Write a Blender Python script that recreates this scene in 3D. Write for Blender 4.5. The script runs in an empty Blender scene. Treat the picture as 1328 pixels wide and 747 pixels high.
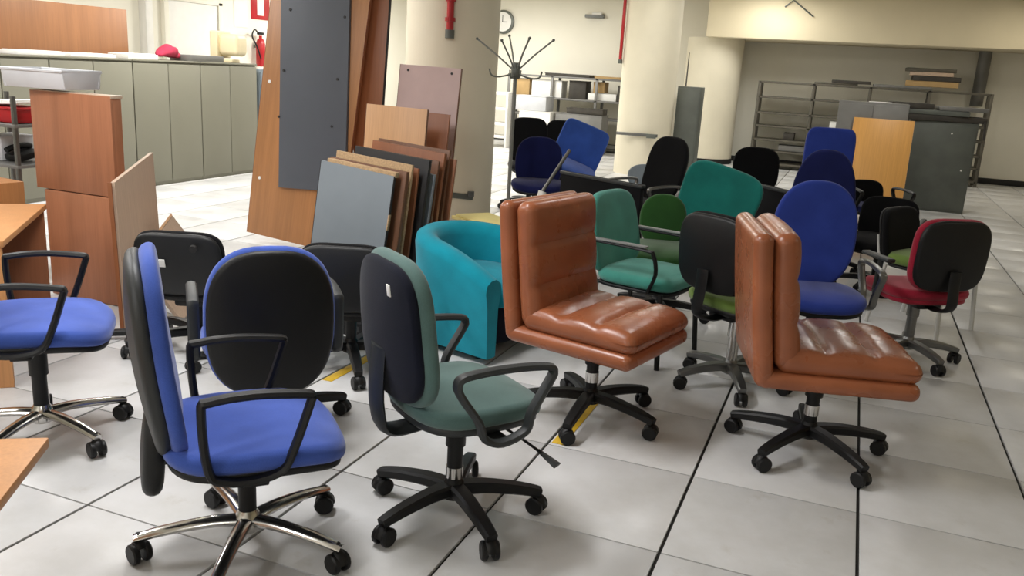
import bpy, bmesh, math, random
from mathutils import Vector, Matrix, Euler
random.seed(7)
SC = bpy.context.scene
C = SC.collection
PI = math.pi
R = math.radians

# ------------------------------------------------------------------ camera
cam_d = bpy.data.cameras.new('camera'); cam = bpy.data.objects.new('camera', cam_d); C.objects.link(cam)
cam_d.sensor_fit = 'HORIZONTAL'; cam_d.sensor_width = 36.0
cam_d.lens = 36.0 * 1104.34 / 1328.0
cam_d.clip_start = 0.05; cam_d.clip_end = 100
pit, rol, yaw = .2531, .0592, -.3671
fw = Vector((math.sin(yaw)*math.cos(pit), math.cos(yaw)*math.cos(pit), -math.sin(pit)))
rt = Vector((math.cos(yaw), -math.sin(yaw), 0)); up = rt.cross(fw)
r2 = math.cos(rol)*rt + math.sin(rol)*up; u2 = -math.sin(rol)*rt + math.cos(rol)*up
M = Matrix((r2, u2, -fw)).transposed().to_4x4(); M.translation = (.3925, -3.0856, 1.49)
cam.matrix_world = M
SC.camera = cam

# ------------------------------------------------------------------ world, exposure
w = bpy.data.worlds.new('world'); SC.world = w; w.use_nodes = True
w.node_tree.nodes['Background'].inputs[0].default_value = (.9, .95, 1, 1)
w.node_tree.nodes['Background'].inputs[1].default_value = .25
vs = SC.view_settings
vs.view_transform = 'Standard'; vs.look = 'None'; vs.exposure = 0.0; vs.gamma = 1.0; vs.use_curve_mapping = False

# ceiling lamps: (x, y, watts)
CEIL = 3.0
LAMPS = [(-6.2, .8, 85), (-6.2, 4.2, 75), (-6.2, 8.0, 115), (-6.0, 11.3, 125), (-3.7, -1.2, 58), (-4.5, 2.8, 36), (-3.9, 7.0, 22),
         (-1.7, -.6, 58), (.9, -4.6, 17), (-.3, 3.2, 9), (-2.2, -4.4, 60), (-1.9, 8.6, 22), (.9, 7.3, 24), (3.6, .6, 13), (2.9, 11.0, 22), (-1.2, 11.3, 42)]

# ------------------------------------------------------------------ materials
MATS = {}
def srgb(c):
    return tuple((v/12.92 if v <= .04045 else ((v+.055)/1.055)**2.4) for v in [x/255. for x in c]) + (1,)
def newmat(name):
    m = bpy.data.materials.new(name); m.use_nodes = True
    nt = m.node_tree; b = nt.nodes['Principled BSDF']
    MATS[name] = m
    return m, nt, b
def coords(nt, kind='Object', scale=(1, 1, 1), rot=(0, 0, 0)):
    tc = nt.nodes.new('ShaderNodeTexCoord'); mp = nt.nodes.new('ShaderNodeMapping')
    mp.inputs['Scale'].default_value = scale; mp.inputs['Rotation'].default_value = rot
    nt.links.new(tc.outputs[kind], mp.inputs['Vector'])
    return mp.outputs['Vector']
def noise(nt, vec, scale, detail=3, rough=.5):
    n = nt.nodes.new('ShaderNodeTexNoise'); n.inputs['Scale'].default_value = scale
    n.inputs['Detail'].default_value = detail; n.inputs['Roughness'].default_value = rough
    nt.links.new(vec, n.inputs['Vector']); return n.outputs['Fac']
def ramp(nt, fac, stops):
    r = nt.nodes.new('ShaderNodeValToRGB'); e = r.color_ramp.elements
    e[0].position, e[0].color = stops[0]; e[1].position, e[1].color = stops[-1]
    for s in stops[1:-1]:
        q = e.new(s[0]); q.color = s[1]
    nt.links.new(fac, r.inputs['Fac']); return r.outputs['Color']
def bump(nt, b, h, strength=.2, dist=.01):
    n = nt.nodes.new('ShaderNodeBump'); n.inputs['Strength'].default_value = strength; n.inputs['Distance'].default_value = dist
    nt.links.new(h, n.inputs['Height']); nt.links.new(n.outputs['Normal'], b.inputs['Normal'])
def mul(c, k): return tuple(min(1, x*k) for x in c[:3]) + (1,)
def mix(nt, a, b_, fac, mode='MIX'):
    m = nt.nodes.new('ShaderNodeMixRGB'); m.blend_type = mode
    for i, v in ((1, a), (2, b_)):
        if isinstance(v, tuple): m.inputs[i].default_value = v
        else: nt.links.new(v, m.inputs[i])
    if isinstance(fac, float): m.inputs[0].default_value = fac
    else: nt.links.new(fac, m.inputs[0])
    return m.outputs[0]
def plain(name, rgb, rough=.5, metal=0, var=.12, nscale=8, bstr=0, bscale=60, spec=.5):
    m, nt, b = newmat(name); c = srgb(rgb)
    v = coords(nt)
    col = ramp(nt, noise(nt, v, nscale, 4), [(.3, mul(c, 1-var)), (.7, mul(c, 1+var))])
    nt.links.new(col, b.inputs['Base Color'])
    b.inputs['Roughness'].default_value = rough; b.inputs['Metallic'].default_value = metal
    b.inputs['Specular IOR Level'].default_value = spec
    if bstr: bump(nt, b, noise(nt, v, bscale, 3), bstr, .004)
    return m
def fabric(name, rgb, var=.14, sheen=.25):
    m, nt, b = newmat(name); c = srgb(rgb); v = coords(nt)
    n1 = noise(nt, v, 6, 3); n2 = noise(nt, v, 420, 2)
    col = ramp(nt, n1, [(.3, mul(c, 1-var)), (.7, mul(c, 1+var))])
    col = mix(nt, col, ramp(nt, n2, [(.35, (.78, .78, .78, 1)), (.65, (1, 1, 1, 1))]), .6, 'MULTIPLY')
    nt.links.new(col, b.inputs['Base Color'])
    b.inputs['Roughness'].default_value = .92; b.inputs['Specular IOR Level'].default_value = .15
    b.inputs['Sheen Weight'].default_value = sheen; b.inputs['Sheen Roughness'].default_value = .5
    bump(nt, b, n2, .35, .002)
    return m
def wood(name, rgb, rough=.42, contrast=.16, scale=1.0):
    m, nt, b = newmat(name); c = srgb(rgb)
    v = coords(nt, 'Object', (9*scale, 9*scale, .55*scale)); v2 = coords(nt, 'Object', (70, 70, 2.2))
    a = noise(nt, v, 1.3, 4, .6); f = noise(nt, v2, 1.5, 3, .6)
    col = ramp(nt, a, [(.25, mul(c, 1-contrast)), (.5, c), (.75, mul(c, 1+contrast))])
    col = mix(nt, col, ramp(nt, f, [(.3, (.84, .82, .8, 1)), (.62, (1, 1, 1, 1))]), .7, 'MULTIPLY')
    nt.links.new(col, b.inputs['Base Color']); b.inputs['Roughness'].default_value = rough
    bump(nt, b, f, .06, .002)
    return m
def leather(name, rgb):
    m, nt, b = newmat(name); c = srgb(rgb); v = coords(nt)
    a = noise(nt, v, 5, 4)
    vo = nt.nodes.new('ShaderNodeTexVoronoi'); vo.inputs['Scale'].default_value = 150; nt.links.new(v, vo.inputs['Vector'])
    col = ramp(nt, a, [(.3, mul(c, .82)), (.7, mul(c, 1.14))])
    nt.links.new(col, b.inputs['Base Color'])
    rr = ramp(nt, noise(nt, v, 9, 3), [(.35, (.25, .25, .25, 1)), (.7, (.34, .34, .34, 1))])
    nt.links.new(rr, b.inputs['Roughness'])
    h = mix(nt, vo.outputs['Distance'], noise(nt, v, 14, 4), .55)
    bump(nt, b, h, .12, .003)
    return m

plain('plaster', (236, 232, 218), .85, var=.03, nscale=1.2, bstr=.1, bscale=30)
plain('plaster_cream', (224, 212, 182), .8, var=.04, nscale=1.5, bstr=.1, bscale=30)
plain('plaster_column', (226, 218, 196), .7, var=.05, nscale=2, bstr=.1, bscale=25)
plain('ceiling_paint', (225, 220, 205), .9, var=.02)
plain('joint_black', (38, 36, 34), .9)
plain('baseboard_black', (24, 23, 22), .6)
plain('black_plastic', (15, 15, 16), .48, spec=.35, var=.1, bstr=.12, bscale=260)
plain('black_plastic_worn', (22, 23, 24), .5, spec=.4, var=.2, nscale=5, bstr=.15, bscale=220)
plain('charcoal_plastic', (38, 41, 42), .5, var=.08, bstr=.15, bscale=260)
plain('grey_plastic', (120, 122, 120), .45, var=.06)
plain('light_grey_plastic', (196, 198, 202), .5, var=.05)
plain('stand_grey', (122, 124, 118), .45, var=.05); plain('silver_paint', (206, 205, 200), .4, var=.03); plain('chrome', (205, 203, 200), .18, 1.0, var=.04)
plain('steel_grey', (120, 120, 118), .35, .9, var=.08)
plain('cabinet_grey', (128, 126, 111), .55, var=.04, nscale=1.5)
plain('cabinet_gap', (80, 82, 70), .7)
plain('cabinet_blue_grey', (128, 140, 150), .5, var=.05)
plain('dark_metal', (96, 100, 94), .5, .2, var=.15, nscale=4)
plain('mid_metal', (120, 119, 116), .5, .2, var=.08)
plain('shelf_metal', (92, 88, 78), .55, .3, var=.15)
plain('dark_panel', (80, 84, 92), .55, var=.05, nscale=3)
plain('dark_panel_edge', (30, 28, 28), .6)
plain('grey_board', (122, 130, 136), .6, var=.07, nscale=3)
plain('mauve_laminate', (190, 164, 160), .55, var=.04)
plain('white_paint', (232, 230, 224), .5, var=.03)
plain('red_paint', (176, 32, 38), .35, var=.1)
plain('pink_cloth', (160, 38, 66), .9, var=.15, nscale=20)
plain('yellow_board', (226, 212, 140), .75, var=.05)
plain('yellow_tape', (216, 176, 44), .6, var=.12, nscale=12)
plain('chipboard', (178, 148, 112), .85, var=.2, nscale=90)
plain('paper_white', (235, 234, 230), .8, var=.02)
plain('dark_clutter', (60, 56, 50), .7, var=.25, nscale=6)
plain('cardboard', (176, 146, 100), .85, var=.08)
plain('beige_plastic', (222, 208, 172), .5, var=.04)
wood('cherry', (160, 106, 76)); wood('cherry_dark', (140, 86, 54)); wood('oak', (168, 116, 70)); wood('light_beech', (206, 160, 116), contrast=.08)
wood('orange_beech', (214, 158, 84), contrast=.06); wood('pale_inside', (196, 172, 150), contrast=.06); wood('brown_edge', (112, 74, 50))
wood('screen_wood', (140, 94, 58)); wood('deskwood', (196, 140, 88), contrast=.1)
fabric('royal_blue', (66, 92, 176)); fabric('navy', (24, 30, 78), sheen=.1); fabric('strong_blue', (44, 64, 150)); fabric('bright_blue', (62, 98, 190))
fabric('grey_green', (86, 112, 108)); fabric('teal', (70, 146, 132)); fabric('deep_teal', (24, 112, 104)); fabric('turquoise', (16, 140, 160), sheen=.15)
fabric('green', (112, 138, 66)); fabric('dark_green', (40, 78, 34)); fabric('crimson', (158, 32, 54)); fabric('black_fabric', (14, 14, 16), sheen=.05); fabric('ink_fabric', (20, 23, 36), sheen=.08)
leather('tan_leather', (154, 90, 58))
m, nt, b = newmat('lamp_glow'); b.inputs['Emission Color'].default_value = (1, .97, .9, 1); b.inputs['Emission Strength'].default_value = 3.0

# floor tile: off-white laminate, each tile a little different, grey scuffs and brownish dirt
m, nt, b = newmat('floor_tile')
tc = nt.nodes.new('ShaderNodeNewGeometry'); oi = nt.nodes.new('ShaderNodeObjectInfo')
pos = tc.outputs['Position']
base = ramp(nt, oi.outputs['Random'], [(0, srgb((203, 203, 203))), (1, srgb((216, 216, 216)))])
sm = ramp(nt, noise(nt, pos, 1.7, 6, .65), [(.42, (1, 1, 1, 1)), (.66, (.80, .79, .76, 1))])
dm = ramp(nt, noise(nt, pos, 5.5, 5, .7), [(.60, (1, 1, 1, 1)), (.74, (.74, .70, .62, 1))])
col = mix(nt, mix(nt, base, sm, .8, 'MULTIPLY'), dm, .5, 'MULTIPLY')
nt.links.new(col, b.inputs['Base Color'])
nt.links.new(ramp(nt, noise(nt, pos, 3, 4), [(.3, (.28, .28, .28, 1)), (.7, (.5, .5, .5, 1))]), b.inputs['Roughness'])

# ------------------------------------------------------------------ mesh builder
class MB:
    def __init__(s): s.v = []; s.f = []
    def add(s, vs_, fs, mat=None, fn=None):
        o = len(s.v)
        for p in vs_:
            p = Vector(p)
            if fn: p = Vector(fn(p))
            if mat is not None: p = mat @ p
            s.v.append(tuple(p))
        s.f += [tuple(i+o for i in f) for f in fs]
        return s
    def box(s, c, d, rot=(0, 0, 0), r=.003, k=1, sub=(1, 1, 1), fn=None, mat=None):
        """box centred at c with size d, rounded edges of radius r"""
        a = [x/2 for x in d]; r = min(r, min(a)*.98)
        ax = []
        for i in range(3):
            inn = a[i]-r
            e = [r*math.tan(PI/4*j/k) for j in range(1, k+1)]
            n = sub[i]
            mid = [-inn + 2*inn*j/n for j in range(n+1)]
            ax.append([-inn-x for x in reversed(e)] + mid + [inn+x for x in e])
        vs_ = []; idx = {}; fs = []
        def vid(i, j, l):
            key = (i, j, l)
            if key not in idx:
                p = Vector((ax[0][i], ax[1][j], ax[2][l]))
                q = Vector([max(-(a[t]-r), min(a[t]-r, p[t])) for t in range(3)])
                dd = p-q
                if dd.length > 1e-9: p = q + dd.normalized()*r
                idx[key] = len(vs_); vs_.append(p)
            return idx[key]
        n = [len(x)-1 for x in ax]
        for (u, v, ww) in ((0, 1, 2), (1, 2, 0), (2, 0, 1)):
            for side in (0, n[ww]):
                for i in range(n[u]):
                    for j in range(n[v]):
                        q = []
                        for (di, dj) in ((0, 0), (1, 0), (1, 1), (0, 1)):
                            t = [0, 0, 0]; t[u] = i+di; t[v] = j+dj; t[ww] = side
                            q.append(vid(*t))
                        fs.append(q if side else q[::-1])
        X = Matrix.Translation(Vector(c)) @ Euler(rot).to_matrix().to_4x4()
        if mat is not None: X = mat @ X
        return s.add(vs_, fs, X, fn)
    def slab(s, outline, T, e=.015, pf=.01, pb=0., mat=None, fn=None, nr=5):
        """cushion: closed convex outline in XY, thickness T in Z, rounded rim, puffed front (pf) and back (pb)"""
        n = len(outline); half = min(max(abs(p[0]) for p in outline), max(abs(p[1]) for p in outline))
        rings = []
        k = 1-e/half
        for i in range(1, nr+1):
            q = i/nr*k; rings.append((q, T/2 + pf*(1-(i/nr)**2)))
        for t in (30, 60, 90): rings.append((k+(1-k)*math.sin(R(t)), T/2-e+e*math.cos(R(t))))
        for t in (90, 60, 30): rings.append((k+(1-k)*math.sin(R(t)), -T/2+e-e*math.cos(R(t))))
        for i in range(nr, 0, -1):
            q = i/nr*k; rings.append((q, -T/2 - pb*(1-(i/nr)**2)))
        vs_ = [(0, 0, T/2+pf)]
        for sc, z in rings: vs_ += [(p[0]*sc, p[1]*sc, z) for p in outline]
        vs_.append((0, 0, -T/2-pb)); L = len(vs_)-1; fs = []
        for i in range(n): fs.append((0, 1+i, 1+(i+1) % n))
        for r_ in range(len(rings)-1):
            for i in range(n):
                a0 = 1+r_*n+i; b0 = 1+r_*n+(i+1) % n
                fs.append((a0, a0+n, b0+n, b0))
        o = 1+(len(rings)-1)*n
        for i in range(n): fs.append((o+i, L, o+(i+1) % n))
        return s.add(vs_, fs, mat, fn)
    def sweep(s, pts, ra, rb=None, side=None, closed=False, seg=8, smooth=0, mat=None, square=False, taper=None):
        pts = [Vector(p) for p in pts]
        if smooth: pts = crom(pts, smooth, closed)
        rb = rb or ra; n = len(pts); vs_ = []; fs = []
        sec = [(math.cos(2*PI*i/seg), math.sin(2*PI*i/seg)) for i in range(seg)]
        if square: sec = [(1, .6), (.7, 1), (-.7, 1), (-1, .6), (-1, -.6), (-.7, -1), (.7, -1), (1, -.6)]; seg = 8
        prev = None
        for i, p in enumerate(pts):
            if closed: t = pts[(i+1) % n]-pts[i-1]
            else: t = pts[min(n-1, i+1)]-pts[max(0, i-1)]
            t.normalize()
            S = Vector(side) if side else (prev or (Vector((0, 0, 1)) if abs(t.z) < .8 else Vector((1, 0, 0))))
            S = (S - t*S.dot(t)).normalized(); N = t.cross(S); prev = S
            k = taper(i/(n-1)) if taper else 1
            for (cx, cy) in sec: vs_.append(p + S*ra*cx*k + N*rb*cy*k)
        m_ = n if closed else n-1
        for i in range(m_):
            for j in range(seg):
                a0 = i*seg+j; b0 = i*seg+(j+1) % seg; c0 = ((i+1) % n)*seg+(j+1) % seg; d0 = ((i+1) % n)*seg+j
                fs.append((a0, b0, c0, d0))
        if not closed:
            fs.append(tuple(range(seg))[::-1]); fs.append(tuple((n-1)*seg+j for j in range(seg)))
        return s.add(vs_, fs, mat)
    def lathe(s, prof, c=(0, 0, 0), axis='Z', seg=20, mat=None):
        vs_ = []; fs = []
        for (r_, z) in prof:
            for i in range(seg):
                a0 = 2*PI*i/seg; x, y = r_*math.cos(a0), r_*math.sin(a0)
                q = {'Z': (x, y, z), 'Y': (x, z, y), 'X': (z, x, y)}[axis]
                vs_.append(Vector(q)+Vector(c))
        n = len(prof)
        for k in range(n-1):
            for i in range(seg):
                j = (i+1) % seg
                fs.append((k*seg+i, k*seg+j, (k+1)*seg+j, (k+1)*seg+i))
        fs.append(tuple(range(seg))[::-1]); fs.append(tuple((n-1)*seg+i for i in range(seg)))
        return s.add(vs_, fs, mat)
    def poly(s, pts, T, mat=None):
        """flat polygon (XY) extruded by T"""
        n = len(pts)
        vs_ = [(p[0], p[1], -T/2) for p in pts]+[(p[0], p[1], T/2) for p in pts]
        fs = [tuple(range(n))[::-1], tuple(range(n, 2*n))]+[(i, (i+1) % n, n+(i+1) % n, n+i) for i in range(n)]
        return s.add(vs_, fs, mat)
    def mesh(s, name, mat, angle=40):
        me = bpy.data.meshes.new(name); me.from_pydata(s.v, [], s.f)
        bm = bmesh.new(); bm.from_mesh(me); bmesh.ops.recalc_face_normals(bm, faces=bm.faces); bm.to_mesh(me); bm.free()
        me.polygons.foreach_set('use_smooth', [True]*len(me.polygons))
        me.set_sharp_from_angle(angle=R(angle))
        me.materials.append(MATS[mat]); me.update(); return me
    def build(s, name, mat, parent=None, loc=(0, 0, 0), rot=(0, 0, 0), angle=40):
        return link(name, s.mesh(name, mat, angle), parent, loc, rot)
def link(name, me, parent=None, loc=(0, 0, 0), rot=(0, 0, 0)):
    o = bpy.data.objects.new(name, me); C.objects.link(o); o.parent = parent
    o.location = loc; o.rotation_euler = rot; return o
def crom(P, k, closed=False):
    n = len(P); out = []
    for i in range(n if closed else n-1):
        g = (lambda j: P[j % n]) if closed else (lambda j: P[max(0, min(n-1, j))])
        p0, p1, p2, p3 = g(i-1), g(i), g(i+1), g(i+2)
        for j in range(k):
            t = j/k
            out.append(.5*((2*p1)+(p2-p0)*t+(2*p0-5*p1+4*p2-p3)*t*t+(3*p1-p0-3*p2+p3)*t**3))
    if not closed: out.append(P[-1])
    return out
def tag(o, label, cat, group=None):
    o['label'] = label; o['category'] = cat
    if group: o['group'] = group
    return o
def thing(name, label, cat, loc=(0, 0, 0), rz=0, group=None, rot=None):
    o = bpy.data.objects.new(name, None); C.objects.link(o); o.empty_display_size = .1
    o.location = loc; o.rotation_euler = rot if rot else (0, 0, rz)
    return tag(o, label, cat, group)
def struct(o):
    o['kind'] = 'structure'; return o
def sup(wd, ht, n=3., N=36, taper=0., oy=0.):
    """superellipse outline; taper>0 narrows the +y end"""
    out = []
    for i in range(N):
        a0 = 2*PI*i/N; c, s_ = math.cos(a0), math.sin(a0)
        x = math.copysign(abs(c)**(2/n), c)*wd/2; y = math.copysign(abs(s_)**(2/n), s_)*ht/2
        out.append((x*(1-taper*y/(ht/2)), y+oy))
    return out

# ------------------------------------------------------------------ setting
# floor: sub-base with square access tiles on a 0.6 m grid, black joints
X0, X1, Y0, Y1 = -8.4, 6.6, -6.0, 13.8
fl = struct(MB().box(((X0+X1)/2, (Y0+Y1)/2, -.06), (X1-X0+.4, Y1-Y0+.4, .1), r=.002).build('floor', 'joint_black'))
tile_me = MB().box((0, 0, -.008), (.588, .5935, .016), r=.0012).mesh('tile', 'floor_tile')
cells = []
for i in range(-14, 11):
    for j in range(-10, 23):
        x, y = i*.6+.3, j*.6+.3
        if x-.3 < X0-.5 or x+.3 > X1+.5 or y+.3 > Y1+.5 or y-.3 < Y0-.5: continue
        cells.append((x, y))
fwd2 = Vector((math.sin(yaw), math.cos(yaw))); rgt2 = Vector((math.cos(yaw), -math.sin(yaw)))
def vis(c):
    d = Vector((c[0]-.3925, c[1]+3.0856)); f = d.dot(fwd2); s_ = d.dot(rgt2)
    return (0 if (f > 1.1 and abs(s_) < .62*f+.5) else 1, d.length)
cells.sort(key=vis)
for (x, y) in cells[:300]: link('tile', tile_me, fl, (x, y, 0))
mb = MB()
for (x, y) in cells[300:]: mb.box((x, y, -.008), (.588, .5935, .016), r=.0012)
o = mb.build('tile_field', 'floor_tile', fl); o['kind'] = 'stuff'

struct(MB().box(((X0+X1)/2, (Y0+Y1)/2, CEIL+.05), (X1-X0+.4, Y1-Y0+.4, .1)).build('ceiling', 'ceiling_paint'))
struct(MB().box((X0-.05, (Y0+Y1)/2, CEIL/2), (.1, Y1-Y0+.2, CEIL)).build('wall_left', 'plaster'))
struct(MB().box((X1+.05, (Y0+Y1)/2, CEIL/2), (.1, Y1-Y0+.2, CEIL)).build('wall_right', 'plaster_cream'))
struct(MB().box(((X0+X1)/2, Y1+.05, CEIL/2), (X1-X0+.2, .1, CEIL)).build('wall_back', 'plaster'))
struct(MB().box(((X0+X1)/2, Y0-.05, CEIL/2), (X1-X0+.2, .1, CEIL)).build('wall_front', 'plaster'))
struct(MB().box(((X0+X1)/2, Y1-.008, .05), (X1-X0, .016, .1)).build('baseboard_back', 'baseboard_black'))
struct(MB().box((X0+.008, (Y0+Y1)/2, .05), (.016, Y1-Y0-.04, .1)).build('baseboard_left', 'baseboard_black'))
# downstand beam over the far right alcove and the round pier under it
struct(MB().box((2.15, 13.1, 2.6), (8.8, 1.39, .8), r=.01).build('trim_1', 'plaster_cream'))
def column(name, x, y, rad, mat='plaster_column', top=CEIL):
    o = struct(MB().lathe([(rad, .0), (rad, top)], seg=48).build(name, mat, None, (x, y, 0)))
    return o
c1 = column('column_1', -3.12, 4.18, .42)
c2 = column('column_2', -2.66, 10.15, .42)
c3 = column('column_3', -2.18, 13.15, .50, 'plaster_column', 2.2)
struct(MB().lathe([(.512, .0), (.512, .09)], seg=40).build('baseboard_pier', 'baseboard_black', None, (-2.18, 13.15, 0)))

# ceiling luminaires
for i, (x, y, p_) in enumerate(LAMPS):
    where = ['over the grey cabinets near the desks', 'over the middle of the grey cabinets', 'over the far end of the left wall', 'in the far left corner',
             'over the wooden desks', 'over the leaning boards', 'between the two round columns', 'over the foreground chairs', 'behind the photographer on the right',
             'over the teal chairs', 'behind the photographer on the left', 'beside the far round column', 'over the orange board', 'over the empty floor on the right', 'in front of the far right alcove', 'before the round pier at the far wall'][i]
    t = thing('ceiling_lamp', 'white fluorescent ceiling lamp '+where, 'lamp', (x, y, CEIL), 0, 'ceiling lamps')
    MB().box((0, 0, -.04), (.3, 1.24, .08), r=.01).build('housing', 'white_paint', t)
    MB().box((0, 0, -.084), (.24, 1.16, .012), r=.004).build('diffuser', 'lamp_glow', t)
    L = bpy.data.lights.new('lamp_light', 'AREA'); L.shape = 'RECTANGLE'; L.size = .26; L.size_y = 1.18; L.energy = p_*1.0
    L.color = (1, .995, 1.0) if y < 3.5 and x < 1 else ((1, .98, .93) if x < 1 else (1, .92, .76))
    lo = bpy.data.objects.new('lamp_light', L); C.objects.link(lo); lo.parent = t; lo.location = (0, 0, -.1)

# ------------------------------------------------------------------ swivel chair kit (local: faces +X, origin on the floor under the hub)
cm = MB()
for s_ in (-1, 1): cm.lathe([(.008, -.009), (.024, -.009), (.028, -.005), (.028, .005), (.024, .009), (.008, .009)], (0, s_*.016, .028), 'Y', 14)
cm.sweep([(-.016, 0, .044), (-.002, 0, .058), (.016, 0, .05), (.026, 0, .03)], .014, .005, (0, 1, 0), smooth=3)
cm.lathe([(.007, .05), (.007, .085)], seg=8)
CASTER = cm.mesh('caster', 'black_plastic')

def star_base(root, mat, rot=0, rad=.3, hub_h=.12):
    mb = MB()
    mb.lathe([(.034, .07), (.042, .075), (.042, hub_h-.01), (.032, hub_h+.012), (.028, hub_h+.02)], seg=18)
    for i in range(5):
        a0 = rot+2*PI*i/5; c, s_ = math.cos(a0), math.sin(a0)
        pts = [(r_*c, r_*s_, z) for r_, z in ((.02, .105), (rad*.35, .108), (rad*.7, .098), (rad*.93, .086), (rad+.012, .078))]
        mb.sweep(pts, .024 if mat == 'chrome' else .026, .017 if mat == 'chrome' else .020, side=(-s_, c, 0), smooth=3, square=(mat != 'chrome'), seg=10, taper=lambda t: 1.12-.4*t)
    b_ = mb.build('star_base', mat, root)
    for i in range(5):
        a0 = rot+2*PI*i/5
        link('caster', CASTER, b_, (rad*math.cos(a0), rad*math.sin(a0), 0), (0, 0, a0+random.uniform(-1.2, 1.2))).scale = (1.16, 1.16, 1.12)
    return b_

def loop_arm(root, y, mat, pts, w=.021, t=.0125, sm=4, name='armrest', pad=None):
    mb = MB().sweep([(x, y, z) for x, z in pts], w, t, side=(0, 1, 0), closed=True, smooth=sm)
    a = mb.build(name, mat, root)
    return a

ARM_D = [(-.155, .645), (-.13, .668), (0, .678), (.15, .668), (.172, .66), (.168, .645), (.12, .52), (.08, .452), (.0, .43), (-.09, .435), (-.14, .47)]
ARM_D = [(x*.88, z) for x, z in ARM_D]
ARM_V = [(-.16, .625), (-.13, .648), (.02, .652), (.155, .64), (.175, .62), (.165, .595), (.105, .50), (.085, .44), (.0, .415), (-.06, .44), (-.085, .50), (-.145, .585)]

def back_xf(x, z, tilt):
    # plane XY of a slab -> y lateral, z up, normal towards +X, leaning back by tilt
    return Matrix.Translation((x, 0, z)) @ Matrix.Rotation(-tilt, 4, 'Y') @ Matrix(((0, 0, 1, 0), (1, 0, 0, 0), (0, 1, 0, 0), (0, 0, 0, 1)))

def swivel(name, label, loc, rz, base='black_plastic', brot=0, seat='royal_blue', back=None, shell='charcoal_plastic', seat_shell='black_plastic',
           bw=.46, bh=.56, bz=.80, bx=-.24, bn=2.6, bt=.045, tilt=.14, wrap=.35, taper=.0, arms=None, armmat='black_plastic', armw=.255, sw=.48, sd=.47, sz=.455,
           rad=.3, cover=.93, group='office chairs stored in the hall', rot=None, lever=False, lift='black_plastic', collar=None, support=True, sx=.02, dz=0, shell_t=.02, cat='chair', sn=3.4):
    t = thing(name, label, cat, loc, rz, group, rot)
    back = back or seat
    star_base(t, base, brot-(rz if rot is None else 0), rad)
    MB().lathe([(.027, .1), (.027, .26), (.034, .262), (.034, sz-.06), (.02, sz-.055)], seg=16).build('gas_lift', lift, t)
    if collar: MB().lathe([(.0295, .145), (.0295, .185)], seg=16).build('collar', collar, t)
    MB().box((-.01, 0, sz-.052), (.24, .15, .05), r=.015, k=2).build('mechanism', 'black_plastic', t)
    def seat_fn(p):
        x, y, z = p; q = z
        if x > .08: q -= 1.1*(x-.08)**2
        if x < -.12: q += .7*(-.12-x)**2
        q += .12*y*y
        return (x, y, q)
    xf = Matrix.Translation((sx, 0, sz+.012))
    o = sup(sd, sw, sn, 44)
    MB().slab(o, .062, .026, .012, 0, xf, seat_fn).build('seat', seat, t)
    MB().slab([(a_*.95, b_*.95) for a_, b_ in o], .03, .012, 0, .006, Matrix.Translation((sx, 0, sz-.026)), seat_fn).build('seat_shell', seat_shell, t)
    def bfn(p): return (p.x, p.y, p.z + wrap*p.x*p.x + .25*(p.y+.08)**2*(1 if p.y > -.08 else .2))
    X = back_xf(bx, bz+dz, tilt)
    ob = sup(bw, bh, bn, 44, taper)
    MB().slab(ob, bt, min(bt*.42, .022), .01, 0, X, bfn).build('backrest', back, t)
    Xs = back_xf(bx-(bt/2+shell_t/2-.006), bz+dz, tilt)
    bs = MB().slab([(a_*cover, b_*cover) for a_, b_ in ob], shell_t, shell_t*.45, 0, .01, Xs, bfn).build('back_shell', shell, t)
    if support:
        zb = bz+dz-bh*.18; xb = bx-bt-.012+math.sin(tilt)*bh*.18
        MB().sweep([(-.08, 0, sz-.055), (-.2, 0, sz-.06), (xb-.02, 0, sz-.02), (xb-.015, 0, (sz+zb)/2), (xb-.012, 0, zb)], .034, .011, side=(0, 1, 0), smooth=4).build('back_support', 'black_plastic', t)
    if arms == 'T':
        for s_ in (-1, 1):
            a_ = MB().sweep([(.0, s_*(armw-.1), sz-.04), (.0, s_*armw, sz-.03), (.0, s_*(armw+.005), sz+.06), (.0, s_*armw, sz+.17)], .026, .009, side=(1, 0, 0), smooth=3).build('armrest', 'black_plastic', t)
            MB().box((.03, s_*armw, sz+.185), (.25, .055, .022), r=.01, k=2).build('arm_pad', 'charcoal_plastic', a_)
    elif arms:
        for s_ in (-1, 1):
            a_ = loop_arm(t, s_*armw, armmat, [(x, z+sz-.455) for x, z in arms])
            MB().box((0, s_*(armw/2+.03), sz-.04), (.07, armw-.06, .016), r=.005).build('bracket', 'black_plastic', a_)
    if lever:
        lv = MB().sweep([(.08, -.06, sz-.055), (.13, -.2, sz-.085), (.16, -.27, sz-.11)], .005, seg=6).build('lever', 'black_plastic', t)
        MB().sweep([(.155, -.255, sz-.105), (.185, -.325, sz-.135)], .022, .006, side=(1, .4, 0), seg=8, taper=lambda q: .45+.55*q).build('paddle', 'charcoal_plastic', lv)
    return t

G = 'office chairs stored in the hall'
# front blue chair
t = swivel('task_chair', 'royal blue office chair with chrome base and black arms, nearest the camera at left', (-1.165, -1.175, 0), R(45), 'chrome', R(4), 'royal_blue', sz=.385,
       bw=.47, bh=.60, bz=.665, bx=-.235, bn=2.7, tilt=.16, arms=ARM_D, lift='black_plastic', armw=.25, cover=.96, shell_t=.042, sd=.52, sw=.51, shell='charcoal_plastic', rad=.31, support=False)
MB().slab(sup(.19, .27, 2.6, 28), .06, .025, .0, .006, back_xf(-.255, .372, -.08)).build('back_support', 'black_plastic_worn', t)
MB().box((-.16, 0, .345), (.2, .07, .03), r=.01, k=2).build('back_arm', 'black_plastic', t)
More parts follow.
